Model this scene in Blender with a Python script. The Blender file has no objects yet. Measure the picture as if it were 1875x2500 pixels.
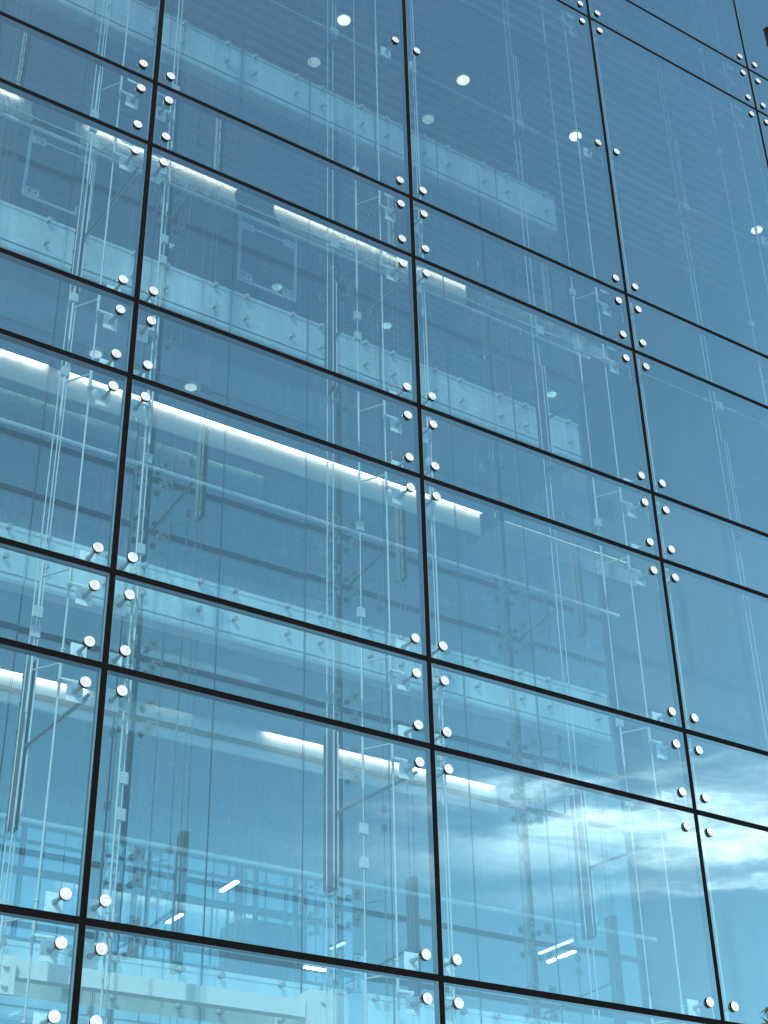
import bpy, math, random
from mathutils import Vector, Matrix
random.seed(7)
R = math.radians
scene = bpy.context.scene
COL = scene.collection
GZ = 10.76                      # height of the datum joint above the pavement
XJ = [-2.4, 0.0, 2.4, 4.8, 7.25, 9.67, 12.08]                       # vertical joints
ZJ = [8.25, 4.46, 3.79, 0.0, -0.663, -2.192, -2.851, -4.382, -5.041, -6.595, -7.255, -8.79, -9.45, -10.70]
GAP = 0.022                     # half a joint
YG = 2.56                       # inner glass screen
YS = 2.60                       # face of the concrete slab edges
SLABS = [(6.90, 7.42), (3.55, 4.12), (0.17, 0.68), (-3.15, -2.64), (-6.47, -5.96), (-9.8, -9.3)]

# ------------------------------------------------------------------ materials
def mat(name):
    m = bpy.data.materials.new(name); m.use_nodes = True
    nt = m.node_tree; nt.nodes.clear()
    out = nt.nodes.new('ShaderNodeOutputMaterial')
    return m, nt, out

def N(nt, kind, **kw):
    n = nt.nodes.new(kind)
    for k, v in kw.items():
        if k in n.inputs: n.inputs[k].default_value = v
        else: setattr(n, k, v)
    return n

def solid(name, col, rough=0.5, metal=0.0, var=0.12, scale=6.0, stretch=(1, 1, 1), bump=0.0, spec=0.5, detail=5.0):
    m, nt, out = mat(name)
    b = N(nt, 'ShaderNodeBsdfPrincipled', Roughness=rough, Metallic=metal)
    b.inputs['Specular IOR Level'].default_value = spec
    tc = N(nt, 'ShaderNodeTexCoord'); mp = N(nt, 'ShaderNodeMapping')
    mp.inputs['Scale'].default_value = stretch
    nz = N(nt, 'ShaderNodeTexNoise', Scale=scale, Detail=detail, Roughness=0.6)
    rp = N(nt, 'ShaderNodeValToRGB')
    e = rp.color_ramp.elements
    e[0].position = 0.3; e[1].position = 0.7
    e[0].color = tuple(c * (1 - var) for c in col) + (1,)
    e[1].color = tuple(min(1, c * (1 + var)) for c in col) + (1,)
    oi = N(nt, 'ShaderNodeObjectInfo'); cmb = N(nt, 'ShaderNodeCombineXYZ'); off = N(nt, 'ShaderNodeVectorMath', operation='MULTIPLY_ADD')
    for k in range(3): nt.links.new(oi.outputs['Random'], cmb.inputs[k])
    off.inputs[1].default_value = (41.0, 17.0, 29.0)
    nt.links.new(cmb.outputs[0], off.inputs[0]); nt.links.new(tc.outputs['Object'], off.inputs[2])
    nt.links.new(off.outputs[0], mp.inputs['Vector'])
    nt.links.new(mp.outputs['Vector'], nz.inputs['Vector'])
    nt.links.new(nz.outputs['Fac'], rp.inputs['Fac'])
    nt.links.new(rp.outputs['Color'], b.inputs['Base Color'])
    if bump:
        bp = N(nt, 'ShaderNodeBump', Strength=bump, Distance=0.01)
        nt.links.new(nz.outputs['Fac'], bp.inputs['Height'])
        nt.links.new(bp.outputs['Normal'], b.inputs['Normal'])
    nt.links.new(b.outputs['BSDF'], out.inputs['Surface'])
    return m

def emit(name, col, strength):
    m, nt, out = mat(name)
    e = N(nt, 'ShaderNodeEmission', Strength=strength); e.inputs['Color'].default_value = col + (1,)
    nt.links.new(e.outputs['Emission'], out.inputs['Surface'])
    return m

def glass(name, tint, r0, r1, power, refl=(1, 1, 1), wave=0.0, wscale=1.0, tilt=0.0, dust=0.0):
    """Coated sheet glass: straight-through tinted transmission under a mirror coat that grows towards grazing angles;
    every sheet sits at a slightly different tilt, is a little wavy, and may carry a thin streaked film of dust."""
    m, nt, out = mat(name)
    L = nt.links.new
    tr = N(nt, 'ShaderNodeBsdfTransparent'); tr.inputs['Color'].default_value = tint + (1,)
    gl = N(nt, 'ShaderNodeBsdfGlossy', Roughness=0.0); gl.inputs['Color'].default_value = refl + (1,)
    lw = N(nt, 'ShaderNodeLayerWeight', Blend=0.5)
    pw = N(nt, 'ShaderNodeMath', operation='POWER'); pw.inputs[1].default_value = power
    ml = N(nt, 'ShaderNodeMath', operation='MULTIPLY_ADD'); ml.inputs[1].default_value = r1; ml.inputs[2].default_value = r0
    ml.use_clamp = True
    mx = N(nt, 'ShaderNodeMixShader')
    L(lw.outputs['Facing'], pw.inputs[0]); L(pw.outputs[0], ml.inputs[0])
    L(ml.outputs[0], mx.inputs[0]); L(tr.outputs[0], mx.inputs[1]); L(gl.outputs[0], mx.inputs[2])
    tc = N(nt, 'ShaderNodeTexCoord'); oi = N(nt, 'ShaderNodeObjectInfo')
    off = N(nt, 'ShaderNodeVectorMath', operation='SCALE'); off.inputs['Scale'].default_value = 37.0
    cmb = N(nt, 'ShaderNodeCombineXYZ'); L(oi.outputs['Random'], cmb.inputs[0]); L(oi.outputs['Random'], cmb.inputs[2])
    L(cmb.outputs[0], off.inputs[0])
    pos = N(nt, 'ShaderNodeVectorMath', operation='ADD'); L(tc.outputs['Object'], pos.inputs[0]); L(off.outputs[0], pos.inputs[1])
    nrm = None
    if wave:
        mp = N(nt, 'ShaderNodeMapping'); mp.inputs['Scale'].default_value = (0.5, 1, 1.0)
        nz = N(nt, 'ShaderNodeTexNoise', Scale=wscale, Detail=1.5)
        bp = N(nt, 'ShaderNodeBump', Strength=wave, Distance=0.02)
        L(pos.outputs[0], mp.inputs['Vector']); L(mp.outputs['Vector'], nz.inputs['Vector'])
        L(nz.outputs['Fac'], bp.inputs['Height']); nrm = bp.outputs['Normal']
    if tilt:
        if nrm is None: nrm = N(nt, 'ShaderNodeNewGeometry').outputs['Normal']
        wn = N(nt, 'ShaderNodeTexWhiteNoise', noise_dimensions='1D'); L(oi.outputs['Random'], wn.inputs['W'])
        sb = N(nt, 'ShaderNodeVectorMath', operation='SUBTRACT'); sb.inputs[1].default_value = (0.5, 0.5, 0.5); L(wn.outputs['Color'], sb.inputs[0])
        sc = N(nt, 'ShaderNodeVectorMath', operation='SCALE'); sc.inputs['Scale'].default_value = tilt; L(sb.outputs[0], sc.inputs[0])
        ad = N(nt, 'ShaderNodeVectorMath', operation='ADD'); L(nrm, ad.inputs[0]); L(sc.outputs[0], ad.inputs[1])
        nn = N(nt, 'ShaderNodeVectorMath', operation='NORMALIZE'); L(ad.outputs[0], nn.inputs[0]); nrm = nn.outputs[0]
    if nrm is not None: L(nrm, gl.inputs['Normal'])
    last = mx.outputs[0]
    if dust:
        df = N(nt, 'ShaderNodeBsdfDiffuse'); df.inputs['Color'].default_value = (0.62, 0.63, 0.63, 1)
        mp2 = N(nt, 'ShaderNodeMapping'); mp2.inputs['Scale'].default_value = (9.0, 1, 0.5)
        n2 = N(nt, 'ShaderNodeTexNoise', Scale=1.6, Detail=6.0, Roughness=0.7)
        n3 = N(nt, 'ShaderNodeTexNoise', Scale=1.1, Detail=5.0, Roughness=0.65)
        L(pos.outputs[0], mp2.inputs['Vector']); L(mp2.outputs['Vector'], n2.inputs['Vector']); L(pos.outputs[0], n3.inputs['Vector'])
        a1 = N(nt, 'ShaderNodeMath', operation='MULTIPLY'); L(n2.outputs['Fac'], a1.inputs[0]); L(n3.outputs['Fac'], a1.inputs[1])
        a2 = N(nt, 'ShaderNodeMath', operation='MULTIPLY_ADD'); a2.inputs[1].default_value = dust * 4.0; a2.inputs[2].default_value = -dust * 0.25
        a2.use_clamp = True; L(a1.outputs[0], a2.inputs[0])
        m2 = N(nt, 'ShaderNodeMixShader'); L(a2.outputs[0], m2.inputs[0]); L(last, m2.inputs[1]); L(df.outputs[0], m2.inputs[2]); last = m2.outputs[0]
    L(last, out.inputs['Surface'])
    return m

M = {}
M['pane_out'] = glass('coated_facade_glass', (0.69, 0.91, 0.96), 0.070, 1.88, 1.5, (0.57, 0.905, 1.0), 0.03, 1.6, 0.020, 0.013)
M['pane_in'] = glass('clear_facade_glass', (0.97, 0.99, 0.99), 0.02, 0.25, 3.0)
M['pane_edge'] = solid('polished_glass_edge', (0.20, 0.28, 0.30), 0.85, 0, 0.1, spec=0.05)
M['screen'] = glass('inner_screen_glass', (0.97, 1.0, 1.0), 0.33, 0.5, 2.5, (0.9, 1.0, 1.0), 0.01, 1.2, 0.004)
M['office_glass'] = glass('office_glass', (0.4, 0.5, 0.52), 0.62, 0.3, 2.5, (0.85, 0.97, 1.0))
M['seal'] = solid('black_silicone', (0.002, 0.002, 0.0023), 0.8, 0, 0.2, 20, spec=0.08)
M['spacer'] = solid('grey_edge_spacer', (0.022, 0.024, 0.032), 0.9, 0, 0.2, 8, spec=0.05)
M['cap'] = solid('brushed_steel_cap', (0.53, 0.53, 0.525), 0.38, 0.25, 0.22, 34)
M['rubber'] = solid('black_rubber', (0.003, 0.003, 0.003), 0.8, 0, 0.2, 20, spec=0.05)
M['hole'] = solid('dark_hole', (0.01, 0.01, 0.01), 0.8, 0, 0.1)
M['steel'] = solid('stainless_rod', (0.46, 0.48, 0.49), 0.5, 0.15, 0.10, 30)
M['plate'] = solid('pale_fixing_plate', (0.84, 0.85, 0.85), 0.45, 0.1, 0.12, 25)
M['stud'] = solid('dark_stud', (0.28, 0.29, 0.30), 0.5, 0.2, 0.2, 30)
M['fin'] = solid('grey_fin', (0.045, 0.055, 0.065), 0.5, 0.1, 0.15, 6)
M['finedge'] = solid('pale_fin_edge', (0.52, 0.55, 0.57), 0.45, 0.0, 0.08, 10)
M['strut'] = solid('dark_strut', (0.10, 0.12, 0.13), 0.4, 0.3, 0.15, 20)
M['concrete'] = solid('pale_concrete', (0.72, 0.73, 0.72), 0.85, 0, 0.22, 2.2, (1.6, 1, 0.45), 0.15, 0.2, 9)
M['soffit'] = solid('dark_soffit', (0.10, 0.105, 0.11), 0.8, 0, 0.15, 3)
M['bolt'] = solid('steel_bolt', (0.34, 0.36, 0.37), 0.4, 0.3, 0.1, 40)
M['board'] = solid('white_cove_board', (0.70, 0.69, 0.67), 0.8, 0, 0.04, 5, spec=0.1)
M['lamp'] = emit('lit_strip', (1.0, 0.78, 0.58), 21.0)
M['lampdim'] = emit('dim_strip', (1.0, 0.92, 0.82), 1.8)
M['lamp2'] = emit('lit_downlight', (1.0, 0.90, 0.74), 4.5)
M['tube'] = emit('lit_tube', (1.0, 0.93, 0.84), 14.0)
M['rail'] = solid('steel_handrail', (0.74, 0.76, 0.77), 0.45, 0.2, 0.08, 20)
M['wall'] = solid('grey_render_wall', (0.30, 0.31, 0.32), 0.85, 0, 0.15, 1.5, (1, 1, 0.5))
M['floor'] = solid('office_floor', (0.20, 0.20, 0.20), 0.8, 0, 0.1, 4)
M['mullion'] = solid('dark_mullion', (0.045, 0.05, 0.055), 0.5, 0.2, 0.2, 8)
M['dark'] = solid('dark_matte', (0.03, 0.035, 0.04), 0.9, 0, 0.3, 9)
M['white'] = solid('white_painted_steel', (0.62, 0.62, 0.61), 0.5, 0, 0.05, 6)
M['box'] = solid('charcoal_cladding', (0.06, 0.065, 0.07), 0.7, 0, 0.15, 5)
M['iron'] = solid('black_powder_coat', (0.004, 0.004, 0.0045), 0.95, 0, 0.2, 12, spec=0.03)
M['lens'] = solid('frosted_lantern_glass', (0.05, 0.05, 0.05), 0.3, 0, 0.1)
M['bark'] = solid('bark', (0.12, 0.085, 0.06), 0.9, 0, 0.35, 14, (1, 1, 0.25), 0.5)
M['leaf'] = solid('olive_leaf', (0.05, 0.055, 0.018), 0.6, 0, 0.5, 3)
M['paving'] = solid('paving_stone', (0.30, 0.29, 0.28), 0.85, 0, 0.2, 0.8, bump=0.1)
M['glow'] = emit('dim_downlight', (1.0, 0.95, 0.9), 0.9)
M['dimframe'] = solid('dull_aluminium', (0.48, 0.49, 0.50), 0.6, 0.1, 0.1, 10)
M['tubedim'] = emit('dim_tube', (0.8, 0.95, 1.0), 2.5)
M['reflection_board'] = solid('reflected_cove_board', (0.30, 0.30, 0.30), 0.8, 0, 0.05, 5)
M['slat'] = solid('grey_ceiling_slat', (0.55, 0.56, 0.57), 0.7, 0, 0.1, 4)

# ------------------------------------------------------------------ mesh builder
class MB:
    def __init__(s): s.v = []; s.f = []; s.m = []; s.sm = []
    def add(s, vs, fs, mi=0, smooth=False):
        b = len(s.v); s.v += [tuple(v) for v in vs]
        for f in fs: s.f.append(tuple(b + i for i in f)); s.m.append(mi); s.sm.append(smooth)
        return s
    def box(s, x0, x1, y0, y1, z0, z1, mi=0, faces=None):
        vs = [(x0, y0, z0), (x1, y0, z0), (x1, y1, z0), (x0, y1, z0), (x0, y0, z1), (x1, y0, z1), (x1, y1, z1), (x0, y1, z1)]
        fs = [(0, 1, 5, 4), (2, 3, 7, 6), (3, 0, 4, 7), (1, 2, 6, 5), (4, 5, 6, 7), (3, 2, 1, 0)]   # front back left right top bottom
        mis = faces if faces else [mi] * 6
        for f, k in zip(fs, mis): s.add(vs, [f], k)
        return s
    def cyl(s, p, q, r, mi=0, n=12, r2=None, caps=True):
        p = Vector(p); q = Vector(q); d = (q - p).normalized()
        a = d.orthogonal().normalized(); b = d.cross(a)
        r2 = r if r2 is None else r2
        ring = lambda c, rr: [c + (a * math.cos(t) + b * math.sin(t)) * rr for t in (2 * math.pi * i / n for i in range(n))]
        vs = ring(p, r) + ring(q, r2)
        s.add(vs, [(i, (i + 1) % n, n + (i + 1) % n, n + i) for i in range(n)], mi, True)
        if caps:
            s.add(vs, [tuple(range(n - 1, -1, -1)), tuple(range(n, 2 * n))], mi)
        return s
    def tube(s, pts, r, mi=0, n=10):
        for a, b in zip(pts[:-1], pts[1:]): s.cyl(a, b, r, mi, n)
        return s
    def mesh(s, name, mats):
        me = bpy.data.meshes.new(name); me.from_pydata(s.v, [], s.f)
        for k in mats: me.materials.append(M[k])
        for p, mi, sm in zip(me.polygons, s.m, s.sm): p.material_index = mi; p.use_smooth = sm
        me.update()
        return me
    def build(s, name, mats, parent=None, loc=(0, 0, 0)):
        return link(name, s.mesh(name, mats if isinstance(mats, (list, tuple)) else [mats]), parent, loc)

def link(name, data, parent=None, loc=(0, 0, 0), rot=(0, 0, 0)):
    o = bpy.data.objects.new(name, data); COL.objects.link(o)
    if parent: o.parent = parent
    o.location = loc; o.rotation_euler = rot
    return o

def tag(o, label=None, cat=None, group=None, kind=None):
    for k, v in (('label', label), ('category', cat), ('group', group), ('kind', kind)):
        if v: o[k] = v
    return o

def thing(name, label, cat, loc=(0, 0, 0), group=None):
    return tag(link(name, None, None, (loc[0], loc[1], loc[2] + GZ)), label, cat, group)

# ------------------------------------------------------------------ setting: ground
tag(MB().box(-400, 400, -400, 400, -0.3, 0).build('pavement', 'paving'), kind='structure')

# ------------------------------------------------------------------ glass facade
facade = thing('glass_facade', 'blue reflective glass curtain wall with black joints and round steel fixings', 'glass facade', (0, 0, 0))
def disc_mesh():
    m = MB()
    m.cyl((0, -0.001, 0), (0, -0.016, 0), 0.0345, 1, 28)
    m.cyl((0, -0.016, 0), (0, -0.0185, 0), 0.0345, 0, 28, 0.0348, False)
    m.cyl((0, -0.0185, 0), (0, -0.0205, 0), 0.0348, 0, 28, 0.0322)
    for sx in (-1, 1): m.cyl((sx * 0.0125, -0.0200, 0), (sx * 0.0125, -0.0213, 0), 0.0021, 2, 8)
    m.cyl((0, 0.0, 0), (0, 0.15, 0), 0.0085, 3, 10)
    return m.mesh('fixing_disc', ['cap', 'rubber', 'hole', 'stud'])
DISC = disc_mesh()
TH = 0.030
XOFF, ZUP, ZDN = 0.118, 0.128, 0.142
for ci in range(len(XJ) - 1):
    for ri in range(len(ZJ) - 1):
        x0, x1, z1, z0 = XJ[ci] + GAP, XJ[ci + 1] - GAP, ZJ[ri] - GAP, ZJ[ri + 1] + GAP
        w, h = x1 - x0, z1 - z0
        if ri < 2 and h < 1: pass
        m = MB().box(0, w, 0, TH, 0, h, faces=[0, 1, 2, 2, 2, 2])
        p = m.build('glass_pane', ['pane_out', 'pane_in', 'pane_edge'], facade, (x0, 0, z0))
        xs = (XOFF - GAP, w - XOFF + GAP)
        zs = [ZUP - GAP, h - ZDN + GAP]
        if h > 3: zs.append(h / 2 - 0.02)
        for x in xs:
            for z in zs:
                link('fixing_disc', DISC, p, (x, 0, z), (0, random.uniform(-1.6, 1.6), 0))
for i, x in enumerate(XJ):
    MB().box(x - GAP, x + GAP, 0.004, 0.010, ZJ[-1], ZJ[0], 0).box(x - GAP, x + GAP, 0.010, 0.055, ZJ[-1], ZJ[0], 1).build('vertical_seal', ['seal', 'spacer'], facade)
for z in ZJ:
    m = MB()
    for xa, xb in zip(XJ[:-1], XJ[1:]):
        m.box(xa + GAP, xb - GAP, 0.0045, 0.010, z - GAP, z + GAP, 0).box(xa + GAP, xb - GAP, 0.010, 0.055, z - GAP, z + GAP, 1)
    m.build('horizontal_seal', ['seal', 'spacer'], facade)

# ------------------------------------------------------------------ trusses behind the vertical joints
ORD = ['pale steel rods and fins left of the first black joint, mostly out of view', 'pale steel rods and fins behind the first vertical black joint from the left',
       'pale steel rods and fins behind the second vertical black joint from the left', 'pale steel rods and fins behind the third vertical black joint from the left',
       'faint steel rods and fins behind the short vertical joint at the upper right corner', 'steel rods and fins just past the right edge of the view', 'steel rods and fins at the far right end of the facade']
LEV = [z for z in ZJ if -7.5 < z < 5]
FINS = [(3.20, 4.42), (-1.21, -0.02), (-5.66, -4.45), (-10.0, -8.9)]
def bracket(side, up):
    """one plate on its stud, with the arm out to the rod; origin on the pane face at the disc"""
    m = MB()
    m.box(-0.052, 0.052, 0.150, 0.158, -0.062, 0.055, 0)
    m.cyl((0, 0.05, 0), (0, 0.149, 0), 0.009, 1, 12, 0.017)
    m.cyl((0, 0.158, 0), (0, 0.172, 0), 0.018, 1, 8)
    if not up:
        m.cyl((-0.02 * side, 0.165, 0.075), (0.10 * side, 0.165, 0.075), 0.011, 0, 10)
        m.box(-0.012, 0.012, 0.158, 0.172, 0.0, 0.085, 0)
    return m.mesh('fixing_bracket', ['plate', 'stud'])
BR = {(s, u): bracket(s, u) for s in (-1, 1) for u in (0, 1)}
def rod_mesh(side):
    m = MB(); x = 0.215 * side; y = 0.165
    zs = sorted(LEV)
    m.cyl((x, y, -10.7), (x, y, 8.2), 0.0068, 0, 10)
    for z in LEV + [1.895]:
        a, b = (z + 0.12, z - 0.06)
        m.cyl((x, y, a), (x, y, b), 0.0115, 0, 12)
        m.cyl((x, y, a), (x, y, a + 0.012), 0.017, 0, 12); m.cyl((x, y, b), (x, y, b - 0.07), 0.0115, 0, 12, 0.0070)
        m.cyl((x, y, z - 0.075), (x, y, z - 0.092), 0.016, 0, 12)
    return m.mesh('tension_rod', ['steel'])
ROD = {s: rod_mesh(s) for s in (-1, 1)}
def fin_mesh(h):
    m = MB()
    for x in (-0.024, 0.012):
        m.box(x, x + 0.012, 1.25, 1.39, 0, h, faces=[1, 0, 0, 0, 0, 0])
    n = 6
    for i in range(n):
        z = h * (i + 0.5) / n
        m.cyl((-0.034, 1.365, z), (0.034, 1.365, z), 0.014, 0, 10)
    return m
for i, x in enumerate(XJ):
    t = thing('rod_truss', ORD[i], 'steel truss', (x, 0, 0), 'rod trusses behind the vertical joints')
    for s in (-1, 1):
        link('tension_rod', ROD[s], t)
        for z in LEV:
            link('fixing_bracket', BR[(s, 1)], t, (s * XOFF, 0, z + ZUP))
            link('fixing_bracket', BR[(s, 0)], t, (s * XOFF, 0, z - ZDN))
        link('fixing_bracket', BR[(s, 1)], t, (s * XOFF, 0, 1.875))
    for z0, z1 in FINS:
        fin_mesh(z1 - z0).build('steel_fin', ['fin', 'finedge'], t, (0, 0, z0))
        m = MB(); zt = {3.20: 3.66, -1.21: -0.79, -5.66: -5.17}.get(z0, z0 + 0.5)
        m.cyl((-0.02, 0.17, zt), (0.0, 1.25, z0 + 0.56), 0.011, 0, 10)
        m.cyl((0.0, 0.22, zt), (0.02, 1.25, z0 + 0.56), 0.006, 1, 8)
        m.build('brace', ['strut', 'steel'], t)
    m = MB()
    for xx in (-0.03, 0.03): m.cyl((xx, 1.33, -10.6), (xx, 1.33, 8.1), 0.005, 0, 8)
    m.build('back_cable', 'steel', t)
    m = MB()
    for xx in (-0.33, 0.33): m.cyl((xx, 0.36, -10.6), (xx, 0.36, 8.1), 0.0045, 0, 8)
    for z in LEV:
        for xx in (-0.33, 0.33):
            m.cyl((xx, 0.36, z + 0.22), (xx, 0.36, z - 0.24), 0.009, 0, 8)
            m.cyl((xx * 0.64, 0.165, z + 0.04), (xx, 0.36, z + 0.04), 0.006, 0, 8)
    for k, z in enumerate(LEV):                     # chunky clamps, unevenly spaced
        for sx in (-1, 1):
            zz = z + (0.45, -0.52, 0.80, -0.35)[(k + i + (sx > 0)) % 4]
            m.box(sx * 0.33 - 0.028, sx * 0.33 + 0.028, 0.345, 0.375, zz - 0.045, zz + 0.03)
    m.build('tie_rod', 'steel', t)
for z, lab in ((3.31, 'upper thin horizontal steel cable with turnbuckles tying the fins'), (0.43, 'lower thin horizontal steel cable with turnbuckles tying the fins')):
    m = MB(); m.cyl((-2.4, 1.25, 0), (12.08, 1.25, 0), 0.006, 0, 8)
    for x in XJ:
        for s in (-1, 1): m.cyl((x + s * 0.10, 1.25, 0), (x + s * 0.24, 1.25, 0), 0.013, 0, 10); m.cyl((x + s * 0.02, 1.25, 0), (x + s * 0.10, 1.25, 0), 0.009, 0, 8)
        m.box(x - 0.045, x + 0.045, 1.242, 1.262, -0.05, 0.05, 0)
    tag(m.build('tie_cable', 'steel', None, (0, 0, z + GZ)), lab, 'cable', 'horizontal tie cables')

# ------------------------------------------------------------------ inner glass screen, bolted to the slab edges
PX = [0.29 + 0.865 * k for k in range(-4, 7)] + [6.43]
screen = thing('glass_screen', 'inner clear glass screen bolted to the concrete slab edges', 'glass screen')
BOLT = MB().cyl((0, -0.002, 0), (0, -0.020, 0), 0.025, 0, 18).cyl((0, -0.020, 0), (0, -0.024, 0), 0.025, 0, 18, 0.020).cyl((0, 0.012, 0), (0, 0.0395, 0), 0.013, 1, 12).mesh('bolt', ['bolt', 'stud'])
LEVZ = [(7.0, 3.6), (3.6, 0.22), (0.22, -3.1), (-3.1, -6.42), (-6.42, -9.7)]
for xa, xb in zip(PX[:-1], PX[1:]):
    for (zt, zb), (s0, s1) in zip(LEVZ, SLABS[1:]):
        p = MB().box(0, xb - xa - 0.012, 0, 0.012, 0, zt - zb - 0.01, 0, faces=[0, 1, 3, 3, 2, 2]).build('glass_panel', ['screen', 'pane_in', 'pane_edge', 'mullion'], screen, (xa + 0.006, YG, zb + 0.005))
        for fx in (0.16, xb - xa - 0.18):
            for dz in (0.0, -0.27):
                link('bolt', BOLT, p, (fx, 0, s1 - 0.045 + dz - zb))

# ------------------------------------------------------------------ concrete slabs, cove lights, handrails
NAMES = ['roof slab above the top storey', 'topmost of the pale concrete slab edges seen through the glass', 'upper middle pale concrete slab edge with rows of bolts',
         'lower middle pale concrete slab edge with rows of bolts', 'lowest visible pale concrete slab edge behind the white beam', 'concrete slab edge below the frame']
for (z0, z1), lab in list(zip(SLABS, NAMES))[1:]:
    s = thing('concrete_slab', lab, 'slab edge', (0, 0, z0), 'concrete slab edges')
    h = z1 - z0
    xs = [-4.0, 1.33, 3.23, 5.18, 6.15, 6.42]
    m = MB()
    for a, b in zip(xs[:-1], xs[1:]):
        m.box(a + 0.004, b - 0.004, YS, YS + 0.14, 0, h, 0)
        m.box(a + 0.004, b - 0.004, YS - 0.012, YS, h - 0.035, h, 0)
    m.build('slab_edge', 'concrete', s)
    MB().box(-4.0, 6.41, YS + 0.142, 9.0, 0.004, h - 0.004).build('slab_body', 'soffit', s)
rf = thing('atrium_ceiling', 'slatted grey ceiling high above the top storey', 'ceiling', (0, 0, 6.90))
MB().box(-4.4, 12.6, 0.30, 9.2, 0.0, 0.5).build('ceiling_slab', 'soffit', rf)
m = MB()
for k in range(58): m.box(-4.0, 12.3, 0.40 + 0.15 * k, 0.44 + 0.15 * k, -0.05, -0.001)
m.build('ceiling_slats', 'slat', rf)
def cove(ztop, zs, lab, lit, dim, slab_bottom, right=True):
    c = thing('light_cove', lab, 'cove light', (0, 3.65, ztop), 'cove lights')
    MB().box(-4.0, 5.77, 0.0, 0.03, -0.28, 0.01, 0).build('cove_board', 'board', c)
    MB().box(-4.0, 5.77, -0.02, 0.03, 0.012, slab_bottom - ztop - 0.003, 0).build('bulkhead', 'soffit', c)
    if right: MB().box(6.05, 8.04, 0.0, 0.03, -0.28, 0.01, 0).build('cove_board', 'reflection_board', c)  # added board imitating the cove's faint reflection further right
    for a, b in lit: MB().box(a, b, -0.044, -0.032, -0.012, 0.0).build('lamp_strip', 'lamp', c)
    for a, b in dim: MB().box(a, b, -0.044, -0.032, -0.012, 0.0).build('lamp_strip', 'lampdim', c)  # strips on the right-hand board imitate faint reflections of the cove
    MB().box(-4.0, 5.77, -0.060, -0.057, -0.024, 0.010).box(-4.0, 5.77, -0.057, -0.021, 0.004, 0.010).build('lamp_lip', 'soffit', c)
    if right: MB().box(6.05, 8.04, -0.060, -0.057, -0.024, 0.010).box(6.05, 8.04, -0.057, -0.001, 0.004, 0.010).build('lamp_lip', 'soffit', c)  # lip of the added reflection board
cove(3.165, None, 'upper warm white light strip over a pale board under the topmost slab', [(-1.5, -0.02), (0.74, 5.77)], [(6.07, 6.92), (7.1, 7.7)], SLABS[1][0])
cove(-0.145, None, 'middle warm white light strip over a pale board', [(-1.5, 0.62), (0.78, 5.77)], [(6.1, 7.9)], SLABS[2][0])
cove(-3.39, None, 'lower white light strip over a pale board, partly unlit', [(-1.5, 1.33), (3.1, 5.73)], [(1.9, 2.35)], SLABS[3][0], False)
for z, lab in ((1.94, 'upper steel handrail running below the top light strip'), (-1.52, 'middle steel handrail behind the glass screen'), (-4.99, 'lower steel handrail behind the glass screen')):
    m = MB().cyl((-4, 0, 0), (6.9, 0, 0), 0.021, 0, 14)
    tag(m.build('handrail', 'rail', None, (0, 2.8, z + GZ)), lab, 'handrail', 'gallery handrails')

# ------------------------------------------------------------------ offices behind
og = thing('office_glazing', 'dark framed office glazing at the back of the galleries', 'glazing', (0, 5.0, 0))
for (zc, _), (_, zf) in zip(SLABS[:-1], SLABS[1:]):
    for k in range(6):
        xa = -3.9 + 1.5 * k
        MB().box(0, 1.5 - 0.06, 0, 0.012, 0, zc - zf - 0.06, 0).build('office_pane', 'office_glass', og, (xa + 0.03, 0, zf + 0.03))
m = MB()
for (zc, _), (_, zf) in zip(SLABS[:-1], SLABS[1:]):
    for k in range(7): m.box(-3.93 + 1.5 * k, -3.87 + 1.5 * k, -0.03, 0.04, zf + 0.002, zc - 0.002)
m.build('mullion', 'mullion', og)
bw = thing('back_wall', 'grey back wall of the offices far behind the glass', 'wall')
MB().box(-4.0, 13.0, 9.0, 9.2, -10.7, 8.0).build('wall_panel', 'wall', bw)
sw = thing('side_wall', 'dark end wall closing the left side of the building', 'wall')
MB().box(-4.4, -4.0, 2.6, 9.0, -10.7, 8.0).build('wall_panel', 'wall', sw)
ew = thing('end_wall', 'dark end wall closing the right side of the building', 'wall')
MB().box(12.3, 12.6, 0.2, 9.0, -10.7, 8.0).build('wall_panel', 'wall', ew)
pw = thing('partition_wall', 'plain grey partition to the right of the office glazing', 'wall')
MB().box(5.11, 12.3, 5.0, 5.1, -10.7, 6.88).build('wall_panel', 'soffit', pw)

# ceiling lamps
def downlight(x, y, z, lab, name='ceiling_downlight', k='lamp2', r=0.085):
    t = thing(name, lab, 'ceiling lamp', (x, y, z), 'round ceiling lamps')
    MB().cyl((0, 0, -0.002), (0, 0, -0.03), r + 0.02, 0, 24, r + 0.012).build('lamp_ring', 'white', t)
    MB().cyl((0, 0, -0.0305), (0, 0, -0.036), r, 0, 24).build('lamp_lens', k, t)
for x, y, lab in ((4.0, 3.61, 'round lit downlight half hidden by a rod, top storey, first of the front row'), (5.91, 3.61, 'round lit downlight, top storey, second of the front row'),
                  (7.87, 3.61, 'large clear oval glow of the third downlight in the front row'), (11.48, 3.65, 'round lit downlight near the right edge of the top storey'),
                  (4.03, 4.42, 'pale round lamp in the back row above the top slab, left one'), (5.91, 4.45, 'pale round lamp in the back row above the top slab, right one')):
    downlight(x - 0.027, y - 0.040, 6.845, lab, k='glow' if y > 4 else 'lamp2')
for x, lab in ((1.07, 'small dim soffit lamp left of the first vertical joint'), (2.11, 'small dim soffit lamp right of the first vertical joint')):
    downlight(x, 3.57, 0.17, lab, k='glow', r=0.06)
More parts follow.
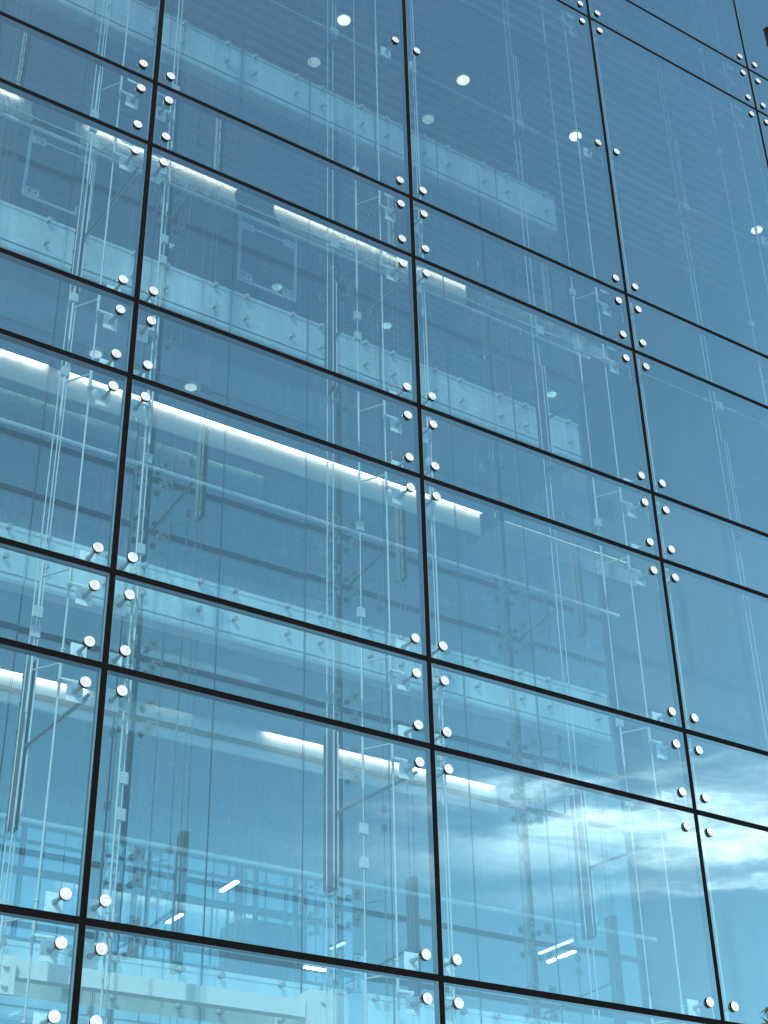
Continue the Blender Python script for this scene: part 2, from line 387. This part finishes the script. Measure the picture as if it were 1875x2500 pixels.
def tube_lamp(x, y, z, length, along_y, lab, k='tube'):
    t = thing('tube_lamp', lab, 'hanging lamp', (x, y, z), 'hanging tube lamps')
    if not along_y: t.rotation_euler.z = -math.pi / 2
    MB().box(-0.022, 0.022, 0, length, 0.0, 0.022).build('lamp_body', 'white', t)
    MB().box(-0.019, 0.019, 0.006, length - 0.006, -0.016, -0.0005).build('lamp_tube', k, t)
    MB().cyl((0, length * 0.2, 0.022), (0, length * 0.2, -3.16 - z), 0.0015, 0, 6).cyl((0, length * 0.8, 0.022), (0, length * 0.8, -3.16 - z), 0.0015, 0, 6).build('hanging_wire', 'mullion', t)
tube_lamp(3.20, 4.28, -4.60, 0.32, True, 'single bright slanting tube lamp in the large lower pane left of centre')
tube_lamp(7.19, 4.32, -4.67, 0.28, True, 'longer bright slanting tube lamp low in the right hand pane')
tube_lamp(7.045, 4.47, -4.735, 0.13, True, 'shortest bright tube lamp end low in the right hand pane')
tube_lamp(6.94, 4.05, -4.66, 0.55, True, 'dim pale tube lamp above the two bright ones low on the right', 'tubedim')
tube_lamp(5.05, 4.33, -4.61, 0.27, True, 'dim slanting tube lamp in front of the dark duct', 'tubedim')
tube_lamp(4.10, 4.60, -5.18, 0.24, False, 'thin level tube lamp just under the lowest long black joint')

fr = thing('facade_reflection', 'dark posts, cross plates and rails imitating the facade reflected in the office glazing', 'reflection silhouette', (0, 4.6, 0))  # added dark geometry standing in for the mirrored facade fixings
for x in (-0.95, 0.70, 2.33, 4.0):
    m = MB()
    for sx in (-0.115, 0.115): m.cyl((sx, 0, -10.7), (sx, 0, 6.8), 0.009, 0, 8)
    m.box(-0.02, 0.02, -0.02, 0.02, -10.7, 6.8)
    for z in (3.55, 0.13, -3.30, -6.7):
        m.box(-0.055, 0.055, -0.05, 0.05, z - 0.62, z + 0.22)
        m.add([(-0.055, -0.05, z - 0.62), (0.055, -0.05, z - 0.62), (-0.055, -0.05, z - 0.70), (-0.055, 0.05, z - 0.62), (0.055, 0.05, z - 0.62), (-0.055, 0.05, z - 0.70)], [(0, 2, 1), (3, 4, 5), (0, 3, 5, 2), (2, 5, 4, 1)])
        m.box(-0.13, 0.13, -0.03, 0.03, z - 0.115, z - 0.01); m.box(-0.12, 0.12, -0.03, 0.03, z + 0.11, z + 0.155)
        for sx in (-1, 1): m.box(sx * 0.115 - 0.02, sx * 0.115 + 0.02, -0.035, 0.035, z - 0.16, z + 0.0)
    m.build('silhouette_post', 'mullion', fr, (x, 0, 0))
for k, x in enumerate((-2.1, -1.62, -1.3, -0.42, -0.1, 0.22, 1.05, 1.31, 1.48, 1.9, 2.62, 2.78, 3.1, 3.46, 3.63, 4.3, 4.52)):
    MB().cyl((0, 0.12, -10.7), (0, 0.12, 6.8), (0.006, 0.010, 0.016)[k % 3], 0, 8).build('thin_silhouette', 'mullion', fr, (x, 0, 0))  # extra thin verticals added to the dark silhouettes
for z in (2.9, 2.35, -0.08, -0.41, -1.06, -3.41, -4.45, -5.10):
    MB().cyl((-4, 0.06, 0), (4.75, 0.06, 0), 0.018, 0, 10).build('rail', 'mullion', fr, (0, 0, z))  # dark bars imitating the reflected horizontal joints

# framed panels and dark rounded shapes on the upper gallery
for x, lab, lab2 in ((-0.13, 'pale framed panel with corner latches below the upper handrail, left of first joint', 'dark rounded shape over the upper handrail, left of the first joint'),
                     (2.15, 'pale framed panel with corner latches below the upper handrail, right of first joint', 'dark rounded shape over the upper handrail, right of the first joint')):
    t = thing('framed_panel', lab, 'panel', (x, 2.72, 0.97), 'framed panels')
    MB().box(0, 0.69, 0, 0.012, 0, 0.03).box(0, 0.69, 0, 0.012, 0.87, 0.90).box(0, 0.03, 0, 0.012, 0.03, 0.87).box(0.66, 0.69, 0, 0.012, 0.03, 0.87).build('frame', 'dimframe', t)
    for px, pz in ((0.035, 0.035), (0.53, 0.035), (0.035, 0.70), (0.53, 0.70)):
        MB().box(0, 0.13, -0.008, 0.006, 0, 0.02).box(0, 0.13, -0.008, 0.006, 0.07, 0.09).box(0, 0.02, -0.008, 0.006, 0.02, 0.07).box(0.11, 0.13, -0.008, 0.006, 0.02, 0.07).box(0.04, 0.09, -0.01, 0.006, 0.035, 0.055).build('latch', 'dimframe', t, (px, 0, pz))
    MB().box(0.03, 0.66, 0.0, 0.008, 0.745, 0.765).build('tie_bar', 'dimframe', t)
    m = MB(); n, L = 20, 9
    rings = []
    for j in range(L):
        f = j / (L - 1); z = 0.42 * f
        hw = 0.26 - 0.05 * f + 0.018 * math.sin(f * 9.0); hd = 0.075 * (1 - 0.4 * f)
        if j == L - 1: hw *= 0.82
        rings.append([(hw * math.copysign(abs(math.cos(a)) ** 0.6, math.cos(a)) + 0.02 * math.sin(f * 6), hd * math.copysign(abs(math.sin(a)) ** 0.6, math.sin(a)), z + 0.02 * math.cos(3 * a)) for a in (2 * math.pi * i / n for i in range(n))])
    vs = [v for r_ in rings for v in r_]
    fs = [(j * n + i, j * n + (i + 1) % n, (j + 1) * n + (i + 1) % n, (j + 1) * n + i) for j in range(L - 1) for i in range(n)]
    m.add(vs, fs, 0, True); m.add(vs, [tuple(range(n - 1, -1, -1)), tuple(range((L - 1) * n, L * n))], 0)
    tag(m.build('dark_shape', 'dark', None, (x + 0.27, 2.88, 1.96 + GZ)), lab2, 'bag', 'dark shapes above the handrail')  # dark silhouette of unknown origin, built as a solid

# white beam and bracket box low in the void
b = thing('white_beam', 'white painted steel beam crossing low behind the glass', 'beam', (0, 2.32, -6.29))
MB().box(-2.4, 2.78, 0, 0.01, 0, 0.125).box(-2.4, 2.78, 0.01, 0.10, 0.0, 0.01).box(-2.4, 2.78, 0.01, 0.10, 0.115, 0.125).build('beam', 'white', b)
t = MB().box(2.80, 3.0, -0.05, 0.16, -0.25, 0.20); t.cyl((2.9, -0.05, 0.12), (2.9, -0.075, 0.12), 0.02, 0, 12)
t.build('bracket_box', 'white', b)
b2 = thing('bracket_plate', 'white bolted bracket plate at the lower left end of the beam', 'bracket', (0.40, 2.25, -6.43))
MB().box(-0.16, 0.06, 0, 0.03, 0, 0.26).cyl((-0.02, 0, 0.06), (-0.02, -0.03, 0.06), 0.02, 0, 12).cyl((-0.02, 0, 0.19), (-0.02, -0.03, 0.19), 0.02, 0, 12).build('plate', 'white', b2)
d = thing('duct_box', 'dark box shaped duct hanging beside the second vertical joint', 'duct', (4.22, 3.42, -5.22))
MB().box(0, 0.75, 0, 0.5, 0, 0.92).box(-0.006, 0.756, -0.006, 0.506, 0.10, 0.115).box(-0.006, 0.756, -0.006, 0.506, 0.80, 0.815).build('duct', 'box', d)

# ------------------------------------------------------------------ street things in front
fl = thing('wall_fitting', 'black box fitting with a cap plate on the facade at the upper right edge', 'floodlight', (7.797, 0, 4.90))  # dark fitting of unknown purpose, gives no light
MB().box(0.0, 0.62, -0.085, -0.020, 0.635, 0.650).build('cap_plate', 'iron', fl)
MB().box(0.010, 0.60, -0.080, -0.040, 0.36, 0.634).build('housing', 'iron', fl)
MB().box(0.20, 0.50, -0.039, -0.004, 0.42, 0.58).build('wall_bracket', 'iron', fl)
tx, ty, th = 2.606, -2.592, 3.44
tree = tag(link('young_tree', None, None, (tx, ty, 0)), 'small olive leaved tree whose tip shows at the bottom right corner', 'tree')
m = MB(); m.cyl((0, 0, 0), (0.05, 0.02, 1.4), 0.07, 0, 10, 0.05); m.cyl((0.05, 0.02, 1.4), (0.0, 0.0, 3.0), 0.05, 0, 8, 0.012)
for k in range(9):
    a = 2.4 * k; z = 1.3 + 0.17 * k
    m.cyl((0.03, 0.01, z), (0.03 + 0.55 * math.cos(a) * (1 - k * 0.06), 0.55 * math.sin(a) * (1 - k * 0.06), z + 0.5), 0.02, 0, 6, 0.005)
m.build('trunk', 'bark', tree)
m = MB()
for k in range(2600):
    f = random.random(); z = 1.35 + (th - 1.35) * f
    rr = (0.70 * (1 - f) ** 0.7 + 0.03) * (0.55 + 0.45 * random.random()) * (1 + 0.25 * math.sin(7 * f + 2))
    a = random.random() * 6.283
    if f > 0.9: rr = 0.11 * random.random() ** 0.5
    c = Vector((rr * math.cos(a), rr * math.sin(a), z))
    u = Vector((random.gauss(0, 1), random.gauss(0, 1), random.gauss(0, 1))).normalized(); v = u.orthogonal().normalized()
    L, W = 0.045, 0.018
    m.add([c - u * L, c + v * W, c + u * L, c - v * W], [(0, 1, 2, 3)], 0)
m.build('crown', 'leaf', tree)

# ------------------------------------------------------------------ light
SUN_EL, SUN_DIR = 38, Vector((-0.62, -0.78, 0)).normalized()
sd = Vector((SUN_DIR.x * math.cos(R(SUN_EL)), SUN_DIR.y * math.cos(R(SUN_EL)), math.sin(R(SUN_EL))))
sun = bpy.data.lights.new('sun', 'SUN'); sun.energy = 4.8; sun.angle = R(0.5); sun.color = (1.0, 0.95, 0.88)
so = link('sun', sun, None, (0, -20, 30)); so.rotation_euler = (-sd).to_track_quat('-Z', 'Y').to_euler()

w = bpy.data.worlds.new('World'); scene.world = w; w.use_nodes = True
nt = w.node_tree; nt.nodes.clear()
out = nt.nodes.new('ShaderNodeOutputWorld'); bg = N(nt, 'ShaderNodeBackground', Strength=0.07)
sky = N(nt, 'ShaderNodeTexSky', sky_type='NISHITA', sun_disc=False, sun_elevation=R(SUN_EL))
sky.dust_density = 1.2; sky.ozone_density = 2.0
sky.sun_rotation = math.atan2(SUN_DIR.x, SUN_DIR.y)
# thin cirrus: a flat cloud layer, streaked, thick only towards one side of the sky
tc = N(nt, 'ShaderNodeTexCoord'); sep = N(nt, 'ShaderNodeSeparateXYZ')
nt.links.new(tc.outputs['Generated'], sep.inputs[0])
def math_n(op, a, b=None, clamp=False):
    n = N(nt, 'ShaderNodeMath', operation=op); n.use_clamp = clamp
    for i, x in enumerate((a, b)):
        if x is None: continue
        if isinstance(x, (int, float)): n.inputs[i].default_value = x
        else: nt.links.new(x, n.inputs[i])
    return n.outputs[0]
zc = math_n('MAXIMUM', sep.outputs[2], 0.04)
# azimuth-like and elevation-like coordinates
az = math_n('ARCTAN2', sep.outputs[0], math_n('MULTIPLY', sep.outputs[1], -1.0))
el = math_n('ARCSINE', sep.outputs[2])
cb = N(nt, 'ShaderNodeCombineXYZ')
nt.links.new(math_n('MULTIPLY', az, 5.0), cb.inputs[0]); nt.links.new(math_n('ADD', math_n('MULTIPLY', el, 30.0), math_n('MULTIPLY', az, 3.0)), cb.inputs[1])
nz = N(nt, 'ShaderNodeTexNoise', Scale=1.8, Detail=9.0, Roughness=0.66, Distortion=0.4)
nt.links.new(cb.outputs[0], nz.inputs['Vector'])
cb2 = N(nt, 'ShaderNodeCombineXYZ'); nt.links.new(math_n('MULTIPLY', az, 4.0), cb2.inputs[0]); nt.links.new(math_n('MULTIPLY', el, 9.0), cb2.inputs[1])
nw = N(nt, 'ShaderNodeTexNoise', Scale=2.2, Detail=7.0, Roughness=0.62); nt.links.new(cb2.outputs[0], nw.inputs['Vector'])
warp = math_n('MULTIPLY', math_n('SUBTRACT', nw.outputs['Fac'], 0.5), 0.085)
op = math_n('MULTIPLY', math_n('SUBTRACT', nz.outputs['Fac'], 0.30), 2.6, True)
cm = None
for a0, aw, e0, ew, amp in ((0.86, 0.17, 0.338, 0.012, 1.45), (0.70, 0.08, 0.376, 0.005, 0.8), (0.72, 0.08, 0.352, 0.007, 0.8), (0.80, 0.10, 0.306, 0.005, 0.6), (0.92, 0.10, 0.362, 0.006, 0.5)):
    ca = math_n('DIVIDE', math_n('SUBTRACT', az, a0), aw)
    ce = math_n('DIVIDE', math_n('SUBTRACT', math_n('ADD', el, warp), e0), ew)
    g = math_n('MULTIPLY', math_n('EXPONENT', math_n('MULTIPLY', math_n('ADD', math_n('MULTIPLY', ca, ca), math_n('MULTIPLY', ce, ce)), -0.8)), amp)
    cm = g if cm is None else math_n('ADD', cm, g)
cm = math_n('MULTIPLY', cm, op, True)
mix = N(nt, 'ShaderNodeMix', data_type='RGBA', blend_type='ADD')
nt.links.new(cm, mix.inputs['Factor'])
mix.inputs['B'].default_value = (32.0, 27.0, 25.0, 1)
hz = N(nt, 'ShaderNodeMix', data_type='RGBA')           # pale haze towards the horizon
nt.links.new(math_n('MULTIPLY', math_n('EXPONENT', math_n('MULTIPLY', math_n('MAXIMUM', el, 0.0), -3.6)), 0.85), hz.inputs['Factor'])
nt.links.new(sky.outputs['Color'], hz.inputs['A']); hz.inputs['B'].default_value = (13.8, 26.0, 33.0, 1)
nt.links.new(hz.outputs['Result'], mix.inputs['A'])
nt.links.new(mix.outputs['Result'], bg.inputs['Color']); nt.links.new(bg.outputs[0], out.inputs['Surface'])

# ------------------------------------------------------------------ camera
cam = bpy.data.cameras.new('camera'); co = link('camera', cam)
cam.sensor_fit = 'VERTICAL'; cam.sensor_height = 24.0; cam.lens = 24.0 * 3721.56 / 2500.0
cam.clip_start = 0.1; cam.clip_end = 2000
Rr = ((0.838234352926357, -0.5449878664228331, -0.018745533495210374), (0.275534494293205, 0.4529578743424545, -0.8478855503697142), (0.47057827407214586, 0.7055617545779062, 0.5298478068730934))
X, Yd, F = (Vector(r) for r in Rr)
mw = Matrix((X, -Yd, -F)).transposed().to_4x4(); mw.translation = Vector((-3.173806, -7.829882, -9.159028 + GZ))
co.matrix_world = mw
scene.camera = co

scene.render.engine = 'CYCLES'
c = scene.cycles
c.max_bounces = 14; c.glossy_bounces = 8; c.transparent_max_bounces = 40; c.diffuse_bounces = 4; c.transmission_bounces = 8
c.use_denoising = True; c.sample_clamp_indirect = 6.0
c.blur_glossy = 0.2
scene.view_settings.view_transform = 'Standard'; scene.view_settings.look = 'None'
scene.view_settings.exposure = 0.5; scene.view_settings.gamma = 1.0
